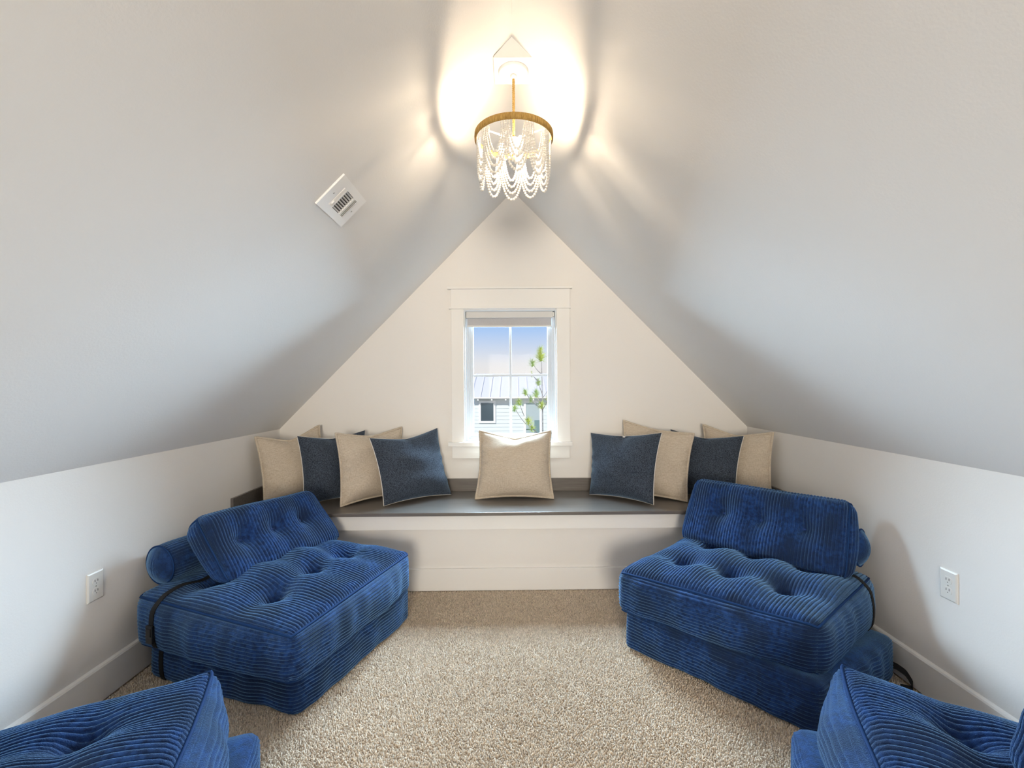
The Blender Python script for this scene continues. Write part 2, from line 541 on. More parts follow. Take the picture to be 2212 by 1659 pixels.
# roller shade, nearly fully up
sh = empty('roller_shade', (-0.03, 3.29, 1.757), 'grey roller shade rolled up at the top of the window', 'window shade')
so = Vector((-0.03, 3.29, 1.757))
MB().box(-0.341, 0.283, 3.272, 3.318, 1.757, 1.8015).build('cassette', M['shade_box'], sh, bevel=0.003, off=so)
MB().box(0.283, 0.294, 3.277, 3.312, 1.766, 1.795).build('end_bracket', M['plastic'], sh, bevel=0.002, off=so)
MB().box(-0.334, 0.273, 3.296, 3.299, 1.705, 1.757).build('shade_fabric', M['shade'], sh, off=so)
MB().box(-0.337, 0.276, 3.291, 3.303, 1.693, 1.705).build('bottom_bar', M['shade_box'], sh, bevel=0.002, off=so)
MB().box(-0.058, -0.010, 3.286, 3.292, 1.690, 1.698).build('pull_tab', M['shade_box'], sh, bevel=0.001, off=so)

# ------------------------------------------------------------------ bench
bo = Vector((0, 2.8, 0))
bench = empty('window_bench', bo, 'built in window bench with dark stained seat and white painted base', 'bench')
SK = 0.0145                                   # the bench front stands a little out of square
def skew(y):                                  # front line at mid room -> its two ends
    return y + SK * XL, y + SK * XR
def slab(yf, yb, z0, z1):
    a, b2 = skew(yf)
    return MB().prism([(XL, a), (XR, b2), (XR, yb), (XL, yb)], 'z', z0, z1)
slab(2.712, YB, 0.495, 0.516).build('seat_top', M['bench'], bench, bevel=0.003, off=bo)
slab(2.765, 2.87, 0.398, 0.495).build('fascia_board', M['trim'], bench, bevel=0.002, off=bo)
slab(2.822, 2.90, 0.0, 0.42).build('front_panel', M['paint'], bench, off=bo)
slab(2.807, 2.87, 0.008, 0.143).build('kick_board', M['trim'], bench, bevel=0.003, off=bo)
MB().box(XL, XR, YB - 0.018, YB, 0.516, 0.606).build('back_strip', M['bench'], bench, bevel=0.002, off=bo)
MB().box(XL, XL + 0.018, 2.69, YB - 0.018, 0.516, 0.612).build('side_strip', M['bench'], bench, bevel=0.002, off=bo)
MB().box(XR - 0.018, XR, 2.74, YB - 0.018, 0.516, 0.612).build('side_strip', M['bench'], bench, bevel=0.002, off=bo)

# ------------------------------------------------------------------ corduroy cushions
def wobble(P, seed, scale, n=10):
    g = np.random.default_rng(seed)
    out = np.zeros(len(P))
    for _ in range(n):
        k = g.normal(size=3)
        k *= scale * (0.6 + 0.9 * g.random()) / (np.linalg.norm(k) + 1e-9)
        out += np.sin(P @ k + g.random() * 6.28)
    return out / math.sqrt(n)

class Soft:
    """a stuffed box: rounded, puffed, tufted, with wales; mapped onto eight real corners"""
    def __init__(s, corners, r=0.05, puff=(0.03, 0.03, 0.03), tufts=None, tuft_face=None, tuft_depth=0.05, noise=0.006,
                 seed=1, ears=0.0, pitch=0.0142, rib=0.0076, wave=0.0):
        s.C = np.array(corners, dtype=float)           # bottom fl fr br bl, top fl fr br bl
        c = s.C
        s.a = 0.5 * np.array([np.mean([np.linalg.norm(c[1] - c[0]), np.linalg.norm(c[2] - c[3]), np.linalg.norm(c[5] - c[4]), np.linalg.norm(c[6] - c[7])]),
                              np.mean([np.linalg.norm(c[3] - c[0]), np.linalg.norm(c[2] - c[1]), np.linalg.norm(c[7] - c[4]), np.linalg.norm(c[6] - c[5])]),
                              np.mean([np.linalg.norm(c[k + 4] - c[k]) for k in range(4)])])
        s.r, s.puff, s.tufts, s.tf, s.td = min(r, s.a.min() * 0.98), puff, tufts or [], tuft_face, tuft_depth
        s.noise, s.seed, s.ears, s.pitch, s.rib, s.wave = noise, seed, ears, pitch, rib, wave
    def shape(s, q, ribc=None, fade=None):
        a, r = s.a, s.r
        inner = np.clip(q, -(a - r), a - r)
        d = q - inner
        n = d / (np.linalg.norm(d, axis=1)[:, None] + 1e-12)
        p = inner + r * n
        w = 1 - (q / a) ** 2
        for k in range(3):
            i, j = [x for x in range(3) if x != k]
            p[:, k] += n[:, k] * s.puff[k] * np.clip(w[:, i], 0, 1) * np.clip(w[:, j], 0, 1)
        if s.ears:
            e = (np.abs(q[:, 0]) / a[0]) ** 5 * (np.abs(q[:, 1]) / a[1]) ** 5
            p[:, 2] += s.ears * e * (q[:, 2] / a[2])
        if s.tufts:
            ax, sg = s.tf
            i, j = [x for x in range(3) if x != ax]
            wt = np.clip(n[:, ax] * sg, 0, 1) ** 2
            dip = np.zeros(len(q))
            T = [(tu * a[i], tv * a[j]) for tu, tv in s.tufts]
            for tu, tv in T:
                dd = (q[:, i] - tu) ** 2 + (q[:, j] - tv) ** 2
                dip = np.maximum(dip, 0.65 * np.exp(-dd / 0.035 ** 2)) + 0.0
                dip += 0.45 * np.exp(-dd / 0.085 ** 2)
            du = abs(s.tufts[1][0] - s.tufts[0][0])          # stuffing swells between the tufts
            swell = np.sin(np.pi * (q[:, i] / a[i] - s.tufts[0][0]) / du) ** 2 * np.clip(1 - (q[:, i] / a[i]) ** 4, 0, 1) * np.clip(1 - (q[:, j] / a[j]) ** 4, 0, 1)
            dip -= 0.28 * swell
            for tv in sorted({round(v_, 3) for _, v_ in s.tufts}):   # shallow valley along each row of tufts
                dip += 0.24 * np.exp(-((q[:, j] - tv * a[j]) / 0.05) ** 2) * np.clip(1 - (q[:, i] / a[i]) ** 6, 0, 1)
            p[:, ax] -= sg * s.td * wt * dip
        p += n * (s.noise * wobble(q, s.seed, 14.0))[:, None]
        if s.wave:                                        # upright creases on the sides
            side = np.clip(1 - np.abs(n[:, 2]), 0, 1)
            p += n * (s.wave * side * wobble(q * np.array([1, 1, 0.25]), s.seed + 5, 55.0, 6))[:, None]
        if ribc is not None:
            ph = ribc / s.pitch + 0.25 * wobble(q, s.seed + 9, 9.0, 5) * 0.35
            f = ph - np.floor(ph)
            prof = np.sqrt(np.clip(1 - (2 * f - 1) ** 2, 0, 1)) - 0.5
            p += n * (s.rib * prof * fade)[:, None]
        return p
    def to_world(s, p):
        u = p / (2 * s.a) + 0.5
        x, y, z = u[:, 0:1], u[:, 1:2], u[:, 2:3]
        C = s.C
        bot = (1 - x) * (1 - y) * C[0] + x * (1 - y) * C[1] + x * y * C[2] + (1 - x) * y * C[3]
        top = (1 - x) * (1 - y) * C[4] + x * (1 - y) * C[5] + x * y * C[6] + (1 - x) * y * C[7]
        return (1 - z) * bot + z * top
    def face(s, ax, sg, rib_ax=None, res=0.02, spr=8):
        i, j = [x for x in range(3) if x != ax]
        def samples(k):
            L = 2 * s.a[k]
            n = int(max(8, L / s.pitch * spr)) if rib_ax == k else int(max(8, L / res))
            return np.linspace(-s.a[k], s.a[k], n + 1)
        U, V = samples(i), samples(j)
        gu, gv = np.meshgrid(U, V, indexing='ij')
        q = np.zeros((gu.size, 3))
        q[:, i], q[:, j], q[:, ax] = gu.ravel(), gv.ravel(), sg * s.a[ax]
        ribc = fade = None
        if rib_ax is not None:
            ribc = q[:, rib_ax]
            o = j if rib_ax == i else i
            fade = np.clip((s.a[i] - np.abs(q[:, i])) / 0.012, 0, 1) * np.clip((s.a[j] - np.abs(q[:, j])) / 0.012, 0, 1)
        W = s.to_world(s.shape(q, ribc, fade))
        nu, nv = len(U), len(V)
        k = np.arange((nu - 1) * (nv - 1))
        a0 = (k // (nv - 1)) * nv + k % (nv - 1)
        F = np.stack([a0, a0 + nv, a0 + nv + 1, a0 + 1], 1)
        flip = (sg > 0) != (ax != 1)                       # (i, j, ax) is right handed for ax 0 and 2
        if flip:
            F = F[:, ::-1]
        return W, F
    def mesh(s, ribs, skip=()):
        """ribs: {(ax, sg): rib axis}"""
        VV, FF, n = [], [], 0
        for ax in range(3):
            for sg in (-1, 1):
                if (ax, sg) in skip:
                    continue
                v, f = s.face(ax, sg, ribs.get((ax, sg)))
                VV.append(v)
                FF.append(f + n)
                n += len(v)
        return np.concatenate(VV), np.concatenate(FF)
    def edge_loop(s, ax, sg, n=44, lift=0.0):
        i, j = [x for x in range(3) if x != ax]
        t_ = np.linspace(-1, 1, n, endpoint=False)
        pts = [(u, -1) for u in t_] + [(1, v) for v in t_] + [(-u, 1) for u in t_] + [(-1, -v) for v in t_]
        q = np.zeros((len(pts), 3))
        q[:, i] = [p[0] * s.a[i] for p in pts]
        q[:, j] = [p[1] * s.a[j] for p in pts]
        q[:, ax] = sg * s.a[ax]
        p = s.shape(q)
        return s.to_world(p + lift * q / s.a)
    def at(s, x, y, z, lift=0.0):
        """world point on the surface seen from cube point (fractions -1..1)"""
        q = np.array([[x * s.a[0], y * s.a[1], z * s.a[2]]])
        a, r = s.a, s.r
        inner = np.clip(q, -(a - r), a - r)
        d = q - inner
        n = d / (np.linalg.norm(d) + 1e-12)
        return s.to_world(s.shape(q) + lift * n)[0]

def quad8(fl, fr, br, bl, z0, z1, b_in=None):
    """eight corners from a plan quad (top) and optionally another plan quad (bottom)"""
    bot = b_in or (fl, fr, br, bl)
    z0 = z0 if isinstance(z0, (tuple, list)) else (z0,) * 4
    z1 = z1 if isinstance(z1, (tuple, list)) else (z1,) * 4
    return [(p[0], p[1], z) for p, z in zip(bot, z0)] + [(p[0], p[1], z) for p, z in zip((fl, fr, br, bl), z1)]

def band(name, pts, width_dir, w, th, mat, parent, off):
    """flat webbing strap along pts; width_dir gives the width direction at each point"""
    P = np.array(pts, dtype=float)
    Wd = np.array(width_dir, dtype=float)
    if Wd.ndim == 1:
        Wd = np.repeat(Wd[None], len(P), 0)
    T = np.gradient(P, axis=0)
    N = np.cross(T, Wd)
    N /= np.linalg.norm(N, axis=1)[:, None] + 1e-12
    Wd = Wd / np.linalg.norm(Wd, axis=1)[:, None]
    V = np.stack([P - Wd * w / 2 - N * th / 2, P + Wd * w / 2 - N * th / 2, P + Wd * w / 2 + N * th / 2, P - Wd * w / 2 + N * th / 2], 1).reshape(-1, 3)
    F = [(i * 4 + k, i * 4 + (k + 1) % 4, (i + 1) * 4 + (k + 1) % 4, (i + 1) * 4 + k) for i in range(len(P) - 1) for k in range(4)]
    F += [(0, 1, 2, 3), tuple(len(V) - 4 + k for k in (3, 2, 1, 0))]
    return np_mesh(name, V - np.array(off), np.array(F), mat, parent, False)

def smooth_path(pts, n=40):
    P = np.array(pts, dtype=float)
    d = np.concatenate([[0], np.cumsum(np.linalg.norm(np.diff(P, axis=0), axis=1))])
    tt = np.linspace(0, d[-1], n)
    Q = np.stack([np.interp(tt, d, P[:, k]) for k in range(3)], 1)
    for _ in range(2):
        Q[1:-1] = 0.25 * Q[:-2] + 0.5 * Q[1:-1] + 0.25 * Q[2:]
    return Q

def ball(c, rx, rz, nrm=None, n=12, m=7):
    V, F = [], []
    for i in range(m):
        th = math.pi * i / (m - 1)
        for k in range(n):
            ph = 2 * math.pi * k / n
            V.append((rx * math.sin(th) * math.cos(ph), rx * math.sin(th) * math.sin(ph), rz * math.cos(th)))
    for i in range(m - 1):
        for k in range(n):
            F.append((i * n + k, i * n + (k + 1) % n, (i + 1) * n + (k + 1) % n, (i + 1) * n + k))
    V = np.array(V)
    if nrm is not None:
        R = np.array(Vector(nrm).to_track_quat('Z', 'Y').to_matrix())
        V = V @ R.T
    return V + np.array(c), np.array(F)

SEAT_RIBS = {(2, 1): 0, (1, -1): 2, (1, 1): 2, (0, -1): 2, (0, 1): 2}
BACK_RIBS = {(1, -1): 0, (1, 1): 0, (2, 1): 0, (2, -1): 0, (0, -1): 1, (0, 1): 1}
TUFT6 = [(-0.52, -0.32), (0.0, -0.32), (0.52, -0.32), (-0.52, 0.46), (0.0, 0.46), (0.52, 0.46)]

def floor_seat(label, upper, lower, seed, ears=0.0, wave=0.004, front=0.034):
    """folded floor mattress: two tufted corduroy layers"""
    c = np.mean(np.array(lower)[:4], axis=0)
    root = empty('floor_mattress', (c[0], c[1], 0), label, 'floor cushion', 'folded corduroy floor mattresses')
    off = (c[0], c[1], 0)
    lo = Soft(lower, r=0.036, puff=(0.022, 0.022, 0.004), noise=0.005, seed=seed + 50, wave=wave, rib=0.0074)
    v, f = lo.mesh({k: a for k, a in SEAT_RIBS.items() if k != (2, 1)})
    v[:, 2] = np.maximum(v[:, 2], 0.004)
    np_mesh('lower_layer', v - np.array(off), f, M['cord'], root)
    up = Soft(upper, r=0.044, puff=(0.03, front, 0.048), tufts=TUFT6, tuft_face=(2, 1), tuft_depth=0.062, noise=0.006, seed=seed, ears=ears, wave=wave)
    v, f = up.mesh(SEAT_RIBS)
    ul = np_mesh('upper_layer', v - np.array(off), f, M['cord'], root)
    tube('piping', up.edge_loop(2, 1, lift=0.002), 0.0048, M['piping'], ul, 7, True, off)
    tube('piping', up.edge_loop(2, -1, lift=0.002), 0.0042, M['piping'], ul, 6, True, off)
    for tu, tv in TUFT6:
        p = up.at(tu, tv, 1)
        V, F = ball(p, 0.013, 0.006)
        np_mesh('tuft_button', V - np.array(off), F, M['button'], ul)
    return root, up, lo, off

def back_cushion(label, corners, seed, puff=(0.015, 0.03, 0.004), tufts=((-0.5, 0.05), (0.0, 0.05), (0.5, 0.05)), depth=0.05):
    s = Soft(corners, r=0.066, puff=puff, tufts=list(tufts), tuft_face=(1, -1), tuft_depth=depth, noise=0.005, seed=seed, pitch=0.0142, rib=0.0074)
    c = np.mean(np.array(corners)[:4], axis=0)
    root = empty('back_cushion', tuple(c), label, 'cushion', 'corduroy back cushions')
    v, f = s.mesh(BACK_RIBS)
    np_mesh('cover', v - c, f, M['cord'], root)
    for sg in (-1, 1):
        tube('piping', s.edge_loop(0, sg, lift=0.002), 0.0042, M['piping'], root, 6, True, c)
    for tu, tv in tufts:
        p = s.at(tu, -1, tv)
        q = s.at(tu, -1, tv, 0.05)
        V, F = ball(p, 0.011, 0.006, q - p)
        np_mesh('tuft_button', V - c, F, M['button'], root)
    return root, s

def bolster(label, p0, p1, rad, seed, sq=1.0):
    """round bolster: wales run along its length"""
    p0, p1 = np.array(p0), np.array(p1)
    L = np.linalg.norm(p1 - p0)
    ax = (p1 - p0) / L
    e1 = np.cross(ax, [0, 0, 1.0])
    e1 /= np.linalg.norm(e1)
    e2 = np.cross(e1, ax)
    e1 = e1 * sq                                           # squeezed between cushion and wall
    c = (p0 + p1) / 2 - np.array([0, 0, rad])
    root = empty('bolster', tuple(c), label, 'bolster', 'round corduroy bolsters')
    nr, spr = int(2 * math.pi * rad / 0.0142), 6
    na, nl = nr * spr, 40
    th = np.arange(na) * 2 * math.pi / na
    V = []
    for i in range(nl + 1):
        u = i / nl
        sag = 1 + 0.03 * math.sin(u * 9 + seed) - 0.06 * (2 * u - 1) ** 8
        f = (th / (2 * math.pi) * nr) % 1.0
        rr = rad * sag + 0.003 * (np.sqrt(np.clip(1 - (2 * f - 1) ** 2, 0, 1)) - 0.5)
        V.append(p0 + ax * (L * u) + np.outer(np.cos(th) * rr, e1) + np.outer(np.sin(th) * rr, e2))
    V = np.concatenate(V)
    k = np.arange(nl * na)
    i0, k0 = k // na, k % na
    F = np.stack([i0 * na + k0, i0 * na + (k0 + 1) % na, (i0 + 1) * na + (k0 + 1) % na, (i0 + 1) * na + k0], 1)
    np_mesh('cover', V - c, F, M['cord'], root)
    for end, sg in ((p0, -1), (p1, 1)):
        m_, n_ = 60, 48
        pr = np.linspace(1, 0.0, 14)
        VV = []
        ph = np.arange(n_) * 2 * math.pi / n_
        for q in pr:
            x, y = np.cos(ph) * q * rad * 0.965, np.sin(ph) * q * rad * 0.965
            f = (x / 0.0142) % 1.0
            h = 0.036 * (1 - q ** 2) + 0.002 * (np.sqrt(np.clip(1 - (2 * f - 1) ** 2, 0, 1)) - 0.5) * (1 - q ** 8)
            VV.append(end + np.outer(x, e1) + np.outer(y, e2) + np.outer(h, ax * sg))
        VV = np.concatenate(VV)
        kk = np.arange((len(pr) - 1) * n_)
        a_, b_ = kk // n_, kk % n_
        FF = np.stack([a_ * n_ + b_, a_ * n_ + (b_ + 1) % n_, (a_ + 1) * n_ + (b_ + 1) % n_, (a_ + 1) * n_ + b_], 1)
        cap = np_mesh('end_cap', VV - c, FF, M['cord'], root)
        tube('piping', [end + (e1 * math.cos(a_2) + e2 * math.sin(a_2)) * rad * 0.985 for a_2 in np.arange(40) * 2 * math.pi / 40], 0.004, M['piping'], cap, 6, True, c)
    return root

# --- the four floor mattresses (plan corners: front-left, front-right, back-right, back-left as seen sitting)
FL = dict(up=[(-0.815, 1.650), (-0.552, 2.455), (-1.36, 2.70), (-1.625, 1.930)], lo=[(-0.835, 1.735), (-0.575, 2.480), (-1.36, 2.69), (-1.610, 2.000)])
FR = dict(up=[(0.487, 2.190), (1.120, 1.672), (1.640, 2.085), (1.06, 2.690)], lo=[(0.520, 2.200), (1.085, 1.630), (1.630, 1.960), (1.10, 2.66)])
NL = dict(up=[(-0.610, 0.620), (-0.915, 1.400), (-1.60, 1.115), (-1.27, 0.34)], lo=[(-0.53, 0.63), (-0.820, 1.450), (-1.60, 1.14), (-1.27, 0.34)])
NR = dict(up=[(0.995, 1.425), (0.655, 0.690), (1.280, 0.40), (1.610, 1.120)], lo=[(0.885, 1.470), (0.57, 0.70), (1.28, 0.40), (1.610, 1.20)])

r1, up1, lo1, off1 = floor_seat('blue corduroy floor mattress with black strap and buckle, by the left end of the bench',
                                quad8(*FL['up'], 0.172, (0.368, 0.385, 0.40, 0.395)), quad8(*FL['lo'], 0.0, 0.190), 11)
r2, up2, lo2, off2 = floor_seat('blue corduroy floor mattress folded in two, by the right end of the bench',
                                quad8(*FR['up'], 0.176, (0.385, 0.385, 0.40, 0.40)), quad8(*FR['lo'], 0.0, 0.196), 23)
r3, up3, lo3, off3 = floor_seat('blue corduroy floor mattress at the lower left corner of the photo, mostly cut off',
                                quad8(*NL['up'], 0.185, (0.40, 0.41, 0.36, 0.37)), quad8(*NL['lo'], 0.0, 0.19), 37, ears=0.02, front=0.075)
r4, up4, lo4, off4 = floor_seat('blue corduroy floor mattress at the lower right corner of the photo, mostly cut off',
                                quad8(*NR['up'], 0.185, (0.41, 0.40, 0.35, 0.325)), quad8(*NR['lo'], 0.0, 0.19), 41, ears=0.02, front=0.075)

# back cushions leaning on bolsters
def tilted(bl, br, tl, tr, thick):
    """front face corners (seen from the sitter's side) and thickness -> eight corners"""
    bl, br, tl, tr = map(np.array, (bl, br, tl, tr))
    n = -np.cross(br - bl, tl - bl)
    n /= np.linalg.norm(n)
    h = np.array([n[0], n[1], 0.0])
    h /= np.linalg.norm(h)
    top, bot = n * thick * 0.85 + np.array([0, 0, -0.04]), h * thick * 0.72               # soft: the foot of the cushion spreads level on the seat
    return [bl, br, br + bot, bl + bot, tl, tr, tr + top, tl + top]

b1, s1 = back_cushion('blue tufted back cushion leaning on the left bench-side mattress',
                      tilted((-1.232, 1.955, 0.395), (-0.955, 2.590, 0.40), (-1.468, 2.06, 0.705), (-1.172, 2.630, 0.715), 0.150), 3)
b2, s2 = back_cushion('blue tufted back cushion leaning on the right bench-side mattress',
                      tilted((0.925, 2.565, 0.40), (1.452, 1.995, 0.395), (1.045, 2.645, 0.75), (1.552, 2.09, 0.755), 0.112), 5)
b3, s3 = back_cushion('blue back cushion just showing at the left edge of the photo',
                      tilted((-0.96, 0.52, 0.385), (-1.215, 1.10, 0.385), (-0.99, 0.505, 0.61), (-1.245, 1.085, 0.61), 0.17), 7)
b4, s4 = back_cushion('blue back cushion cut off by the right edge of the photo',
                      tilted((1.13, 1.08, 0.385), (0.875, 0.50, 0.385), (1.16, 1.065, 0.61), (0.905, 0.485, 0.61), 0.17), 9)
bolster('round blue corduroy bolster behind the left bench-side back cushion', (-1.588, 2.030, 0.479), (-1.405, 2.60, 0.490), 0.086, 1)
bolster('round blue corduroy bolster behind the right bench-side back cushion', (1.594, 2.105, 0.515), (1.250, 2.61, 0.515), 0.086, 2, 0.70)

# webbing straps
wd = np.array([-0.951, 0.309, 0.0])
fy, fy2 = 0.64, 0.76
path = [up1.at(x, fy, 1, 0.006) for x in np.linspace(-0.45, -1, 24)] + [up1.at(-1, fy, z_, 0.006) for z_ in np.linspace(0.95, -0.75, 24)]
path += [lo1.at(-1, fy2, z_, 0.007) for z_ in np.linspace(0.80, -0.97, 22)]
st1 = band('strap', smooth_path(path, 90), wd, 0.024, 0.003, M['strap'], r1, off1)
bp_ = up1.at(-1, fy, -0.12, 0.012)
bk = MB().box(-0.018, 0.018, -0.006, 0.006, -0.036, 0.036)
bk.box(-0.013, 0.013, -0.009, 0.009, -0.006, 0.026)
bk.box(-0.020, 0.020, -0.007, 0.007, -0.012, -0.006)
bko = bk.build('buckle', M['buckle'], r1, bevel=0.002)
bko.location = Vector(bp_) - Vector(off1)
bko.rotation_euler = (0, 0, math.atan2(wd[1], wd[0]) + math.pi)
fy = 0.62
path = [up2.at(x, fy, 1, 0.006) for x in np.linspace(0.5, 1, 20)] + [up2.at(1, fy, z_, 0.006) for z_ in np.linspace(0.95, -0.9, 24)]
band('strap', smooth_path(path, 60), np.array([0.76, 0.65, 0]), 0.024, 0.003, M['strap'], r2, off2)
lp = [(1.600, 1.985, 0.060), (1.625, 1.950, 0.066), (1.637, 1.915, 0.058), (1.640, 1.885, 0.030), (1.630, 1.880, 0.012), (1.600, 1.900, 0.010)]
band('strap', smooth_path(lp, 30), np.array([0.45, 0.5, 0.6]), 0.026, 0.003, M['strap'], r2, off2)

# ------------------------------------------------------------------ pillows on the bench
def pillow(label, bl, br, tl, tr, kind, seed, thick=0.085, chop=0.0, pinch=0.07):
    c4 = [np.array(p, dtype=float) for p in (bl, br, tl, tr)]
    c = (c4[0] + c4[1]) / 2
    c[2] = min(c4[0][2], c4[1][2])
    root = empty('throw_pillow', tuple(c), label, 'pillow', 'beige linen pillows on the bench' if kind == 'linen' else 'slate blue pillows on the bench')
    nrm = np.cross(c4[1] - c4[0], c4[2] - c4[0])
    nrm /= np.linalg.norm(nrm)                              # towards the room
    N = 46
    g = np.linspace(-1, 1, N + 1)
    U, V = np.meshgrid(g, g, indexing='ij')
    U, V = U.ravel(), V.ravel()
    def outline(u, v):
        x = u * (1 - pinch * (1 - v ** 2) * 1.1)
        y = v * (1 - pinch * (1 - u ** 2) * 1.1)
        y = y - chop * np.clip(1 - np.sqrt(u ** 2 + 0.01), 0, 1) ** 1.2 * np.clip(v, 0, 1) ** 3
        y = np.where(v < 0, y * (1 - 0.0), y)
        a, b_ = (x + 1) / 2, (y + 1) / 2
        return ((1 - a) * (1 - b_))[:, None] * c4[0] + (a * (1 - b_))[:, None] * c4[1] + ((1 - a) * b_)[:, None] * c4[2] + (a * b_)[:, None] * c4[3]
    base = outline(U, V)
    gg = np.random.default_rng(seed)
    P3 = np.stack([U, V, np.zeros_like(U)], 1)
    prof = np.clip((1 - np.abs(U) ** 2.6) * (1 - np.abs(V) ** 2.6), 0, 1) ** 0.62
    low = 1 + 0.16 * (-V) * (1 - U ** 2)                     # filling sinks towards the bottom
    wr = 0.008 * wobble(P3, seed, 6.5, 8) * prof ** 0.5
    edge = np.exp(-((1 - np.abs(U)) / 0.14) ** 2)
    wr += 0.007 * edge * np.sin(V * 16 + gg.random() * 6 + 2 * np.sin(V * 4)) * (1 - V ** 4) * (1 - np.exp(-((1 - np.abs(U)) / 0.03) ** 2))
    if chop:
        wr -= 0.03 * np.exp(-(U / 0.16) ** 2) * np.clip((V - 0.2) / 0.8, 0, 1) ** 2 * prof ** 0.3
    k = np.arange(N * N)
    a0 = (k // N) * (N + 1) + k % N
    F = np.stack([a0, a0 + N + 1, a0 + N + 2, a0 + 1], 1)
    front = base + nrm * (thick * prof * low + wr)[:, None]
    back = base - nrm * (thick * 0.85 * prof + 0.6 * wr)[:, None]
    if kind == 'linen':
        VV = np.concatenate([front, back])
        FF = np.concatenate([F, F[:, ::-1] + len(front)])
        np_mesh('cover', VV - c, FF, M['linen'], root)
    else:
        np_mesh('front_cover', front - c, F, M['denim'], root)
        o = np_mesh('back_cover', back - c, F[:, ::-1], M['white_cloth'], root)
        o['label'] = 'white cotton back of the pillow'
    t_ = np.linspace(-1, 1, 40, endpoint=False)
    pu = np.concatenate([t_, np.ones(40), -t_, -np.ones(40)])
    pv = np.concatenate([-np.ones(40), t_, np.ones(40), -t_])
    loop = outline(pu, pv)
    ctr = base.mean(0)
    if kind == 'linen':
        tube('piping', ctr + (loop - ctr) * 1.006, 0.0076, M['linen'], root, 8, True, c)
    else:
        tube('seam_welt', loop - nrm * 0.006, 0.0026, M['white_cloth'], root, 6, True, c)
    return root

zb = 0.524
pillow('beige linen pillow tucked in the left corner of the bench, behind the others', (-1.575, 2.86, zb), (-1.27, 3.12, zb), (-1.638, 2.875, 0.951), (-1.37, 3.19, 0.995), 'linen', 1, chop=0.24)
pillow('slate blue pillow wedged between the two beige pillows on the left', (-1.325, 2.85, zb), (-1.00, 3.10, zb), (-1.378, 2.885, 0.957), (-1.035, 3.155, 0.965), 'denim', 2, 0.075, chop=0.10)
pillow('beige linen pillow directly behind the shiny blue pillow left of the window', (-1.085, 2.842, zb), (-0.775, 3.17, zb), (-1.128, 2.875, 0.972), (-0.800, 3.225, 0.975), 'linen', 3, 0.075, chop=0.12)
pillow('shiny slate blue pillow nearest the window on its left side', (-0.815, 2.838, zb), (-0.432, 3.125, zb), (-0.920, 2.895, 0.940), (-0.541, 3.205, 0.973), 'denim', 4, 0.08, chop=0.12)
pillow('beige linen pillow alone in the middle of the bench under the window', (-0.257, 3.01, zb), (0.255, 3.015, zb), (-0.240, 3.165, 0.953), (0.254, 3.17, 0.950), 'linen', 5, 0.085, chop=0.20)
pillow('slate blue pillow nearest the window on its right side', (0.508, 3.105, zb), (0.862, 2.832, zb), (0.536, 3.185, 0.935), (0.932, 2.88, 0.966), 'denim', 6, 0.08, chop=0.03)
pillow('beige linen pillow directly behind the slate blue pillow right of the window', (0.725, 3.12, zb), (1.100, 2.915, zb), (0.776, 3.215, 1.015), (1.175, 2.985, 0.945), 'linen', 7, 0.07, chop=0.03)
pillow('slate blue pillow wedged between the two beige pillows on the right', (1.03, 3.12, zb), (1.385, 2.855, zb), (1.100, 3.205, 0.955), (1.462, 2.905, 0.940), 'denim', 8, 0.065, chop=0.12)
pillow('beige linen pillow tucked in the right corner of the bench, behind the others', (1.31, 3.12, zb), (1.60, 2.84, zb), (1.325, 3.19, 0.985), (1.622, 2.86, 0.962), 'linen', 9, 0.062, chop=0.16)

# ------------------------------------------------------------------ chandelier
co = np.array([LX, LY, 2.06])
ch = empty('chandelier', tuple(co), 'white wooden bead chandelier with jute wrapped ring and rope, hanging lit from the ridge', 'chandelier')
RZ1, RZ0, RR = 2.316, 2.290, 0.1625
zc = RZ0
cz = RIDGE_Z - 0.083
MB().lathe([(0.0, 0.0), (0.062, 0.0), (0.062, -0.004), (0.061, -0.013), (0.058, -0.016), (0.0, -0.016)], (LX, LY, cz), 40).build('canopy', M['metal_white'], ch, True, off=co)
MB().lathe([(0.0, 0), (0.013, 0), (0.013, -0.010), (0.009, -0.016), (0.0, -0.016)], (LX, LY, cz - 0.016), 20).build('canopy_collar', M['metal_white'], ch, True, off=co)
# twisted rope of three strands
ztop, zbot = cz - 0.028, RZ0 - 0.02
rp = MB()
for k in range(3):
    tt = np.linspace(0, 1, 150)
    ang = tt * 2 * math.pi * 12 + k * 2 * math.pi / 3
    V, F = tube_mesh(np.stack([LX + 0.0028 * np.cos(ang), LY + 0.0028 * np.sin(ang), ztop + (zbot - ztop) * tt], 1), 0.0031, 6)
    rp.add(V, [tuple(q) for q in F])
rp.build('rope', M['rope'], ch, True, off=co)
MB().lathe([(RR - 0.006, 0.0), (RR, 0.001), (RR + 0.001, 0.013), (RR, 0.025), (RR - 0.006, 0.026), (RR - 0.007, 0.013), (RR - 0.006, 0.0)], (LX, LY, RZ0), 72).build('jute_ring', M['jute'], ch, True, off=co)
sp = MB()
for k in range(3):
    a_ = math.radians(90 + 120 * k)
    V, F = tube_mesh([(LX, LY, RZ0 + 0.008), (LX + (RR - 0.005) * math.cos(a_), LY + (RR - 0.005) * math.sin(a_), RZ0 + 0.012)], 0.003, 8)
    sp.add(V, [tuple(q) for q in F])
sp.build('spoke', M['metal_white'], ch, True, off=co)
MB().lathe([(0, 0.0), (0.016, 0.0), (0.018, -0.02), (0.018, -0.05), (0.010, -0.058), (0, -0.058)], (LX, LY, RZ0 + 0.012), 24).build('hub', M['metal_white'], ch, True, off=co)
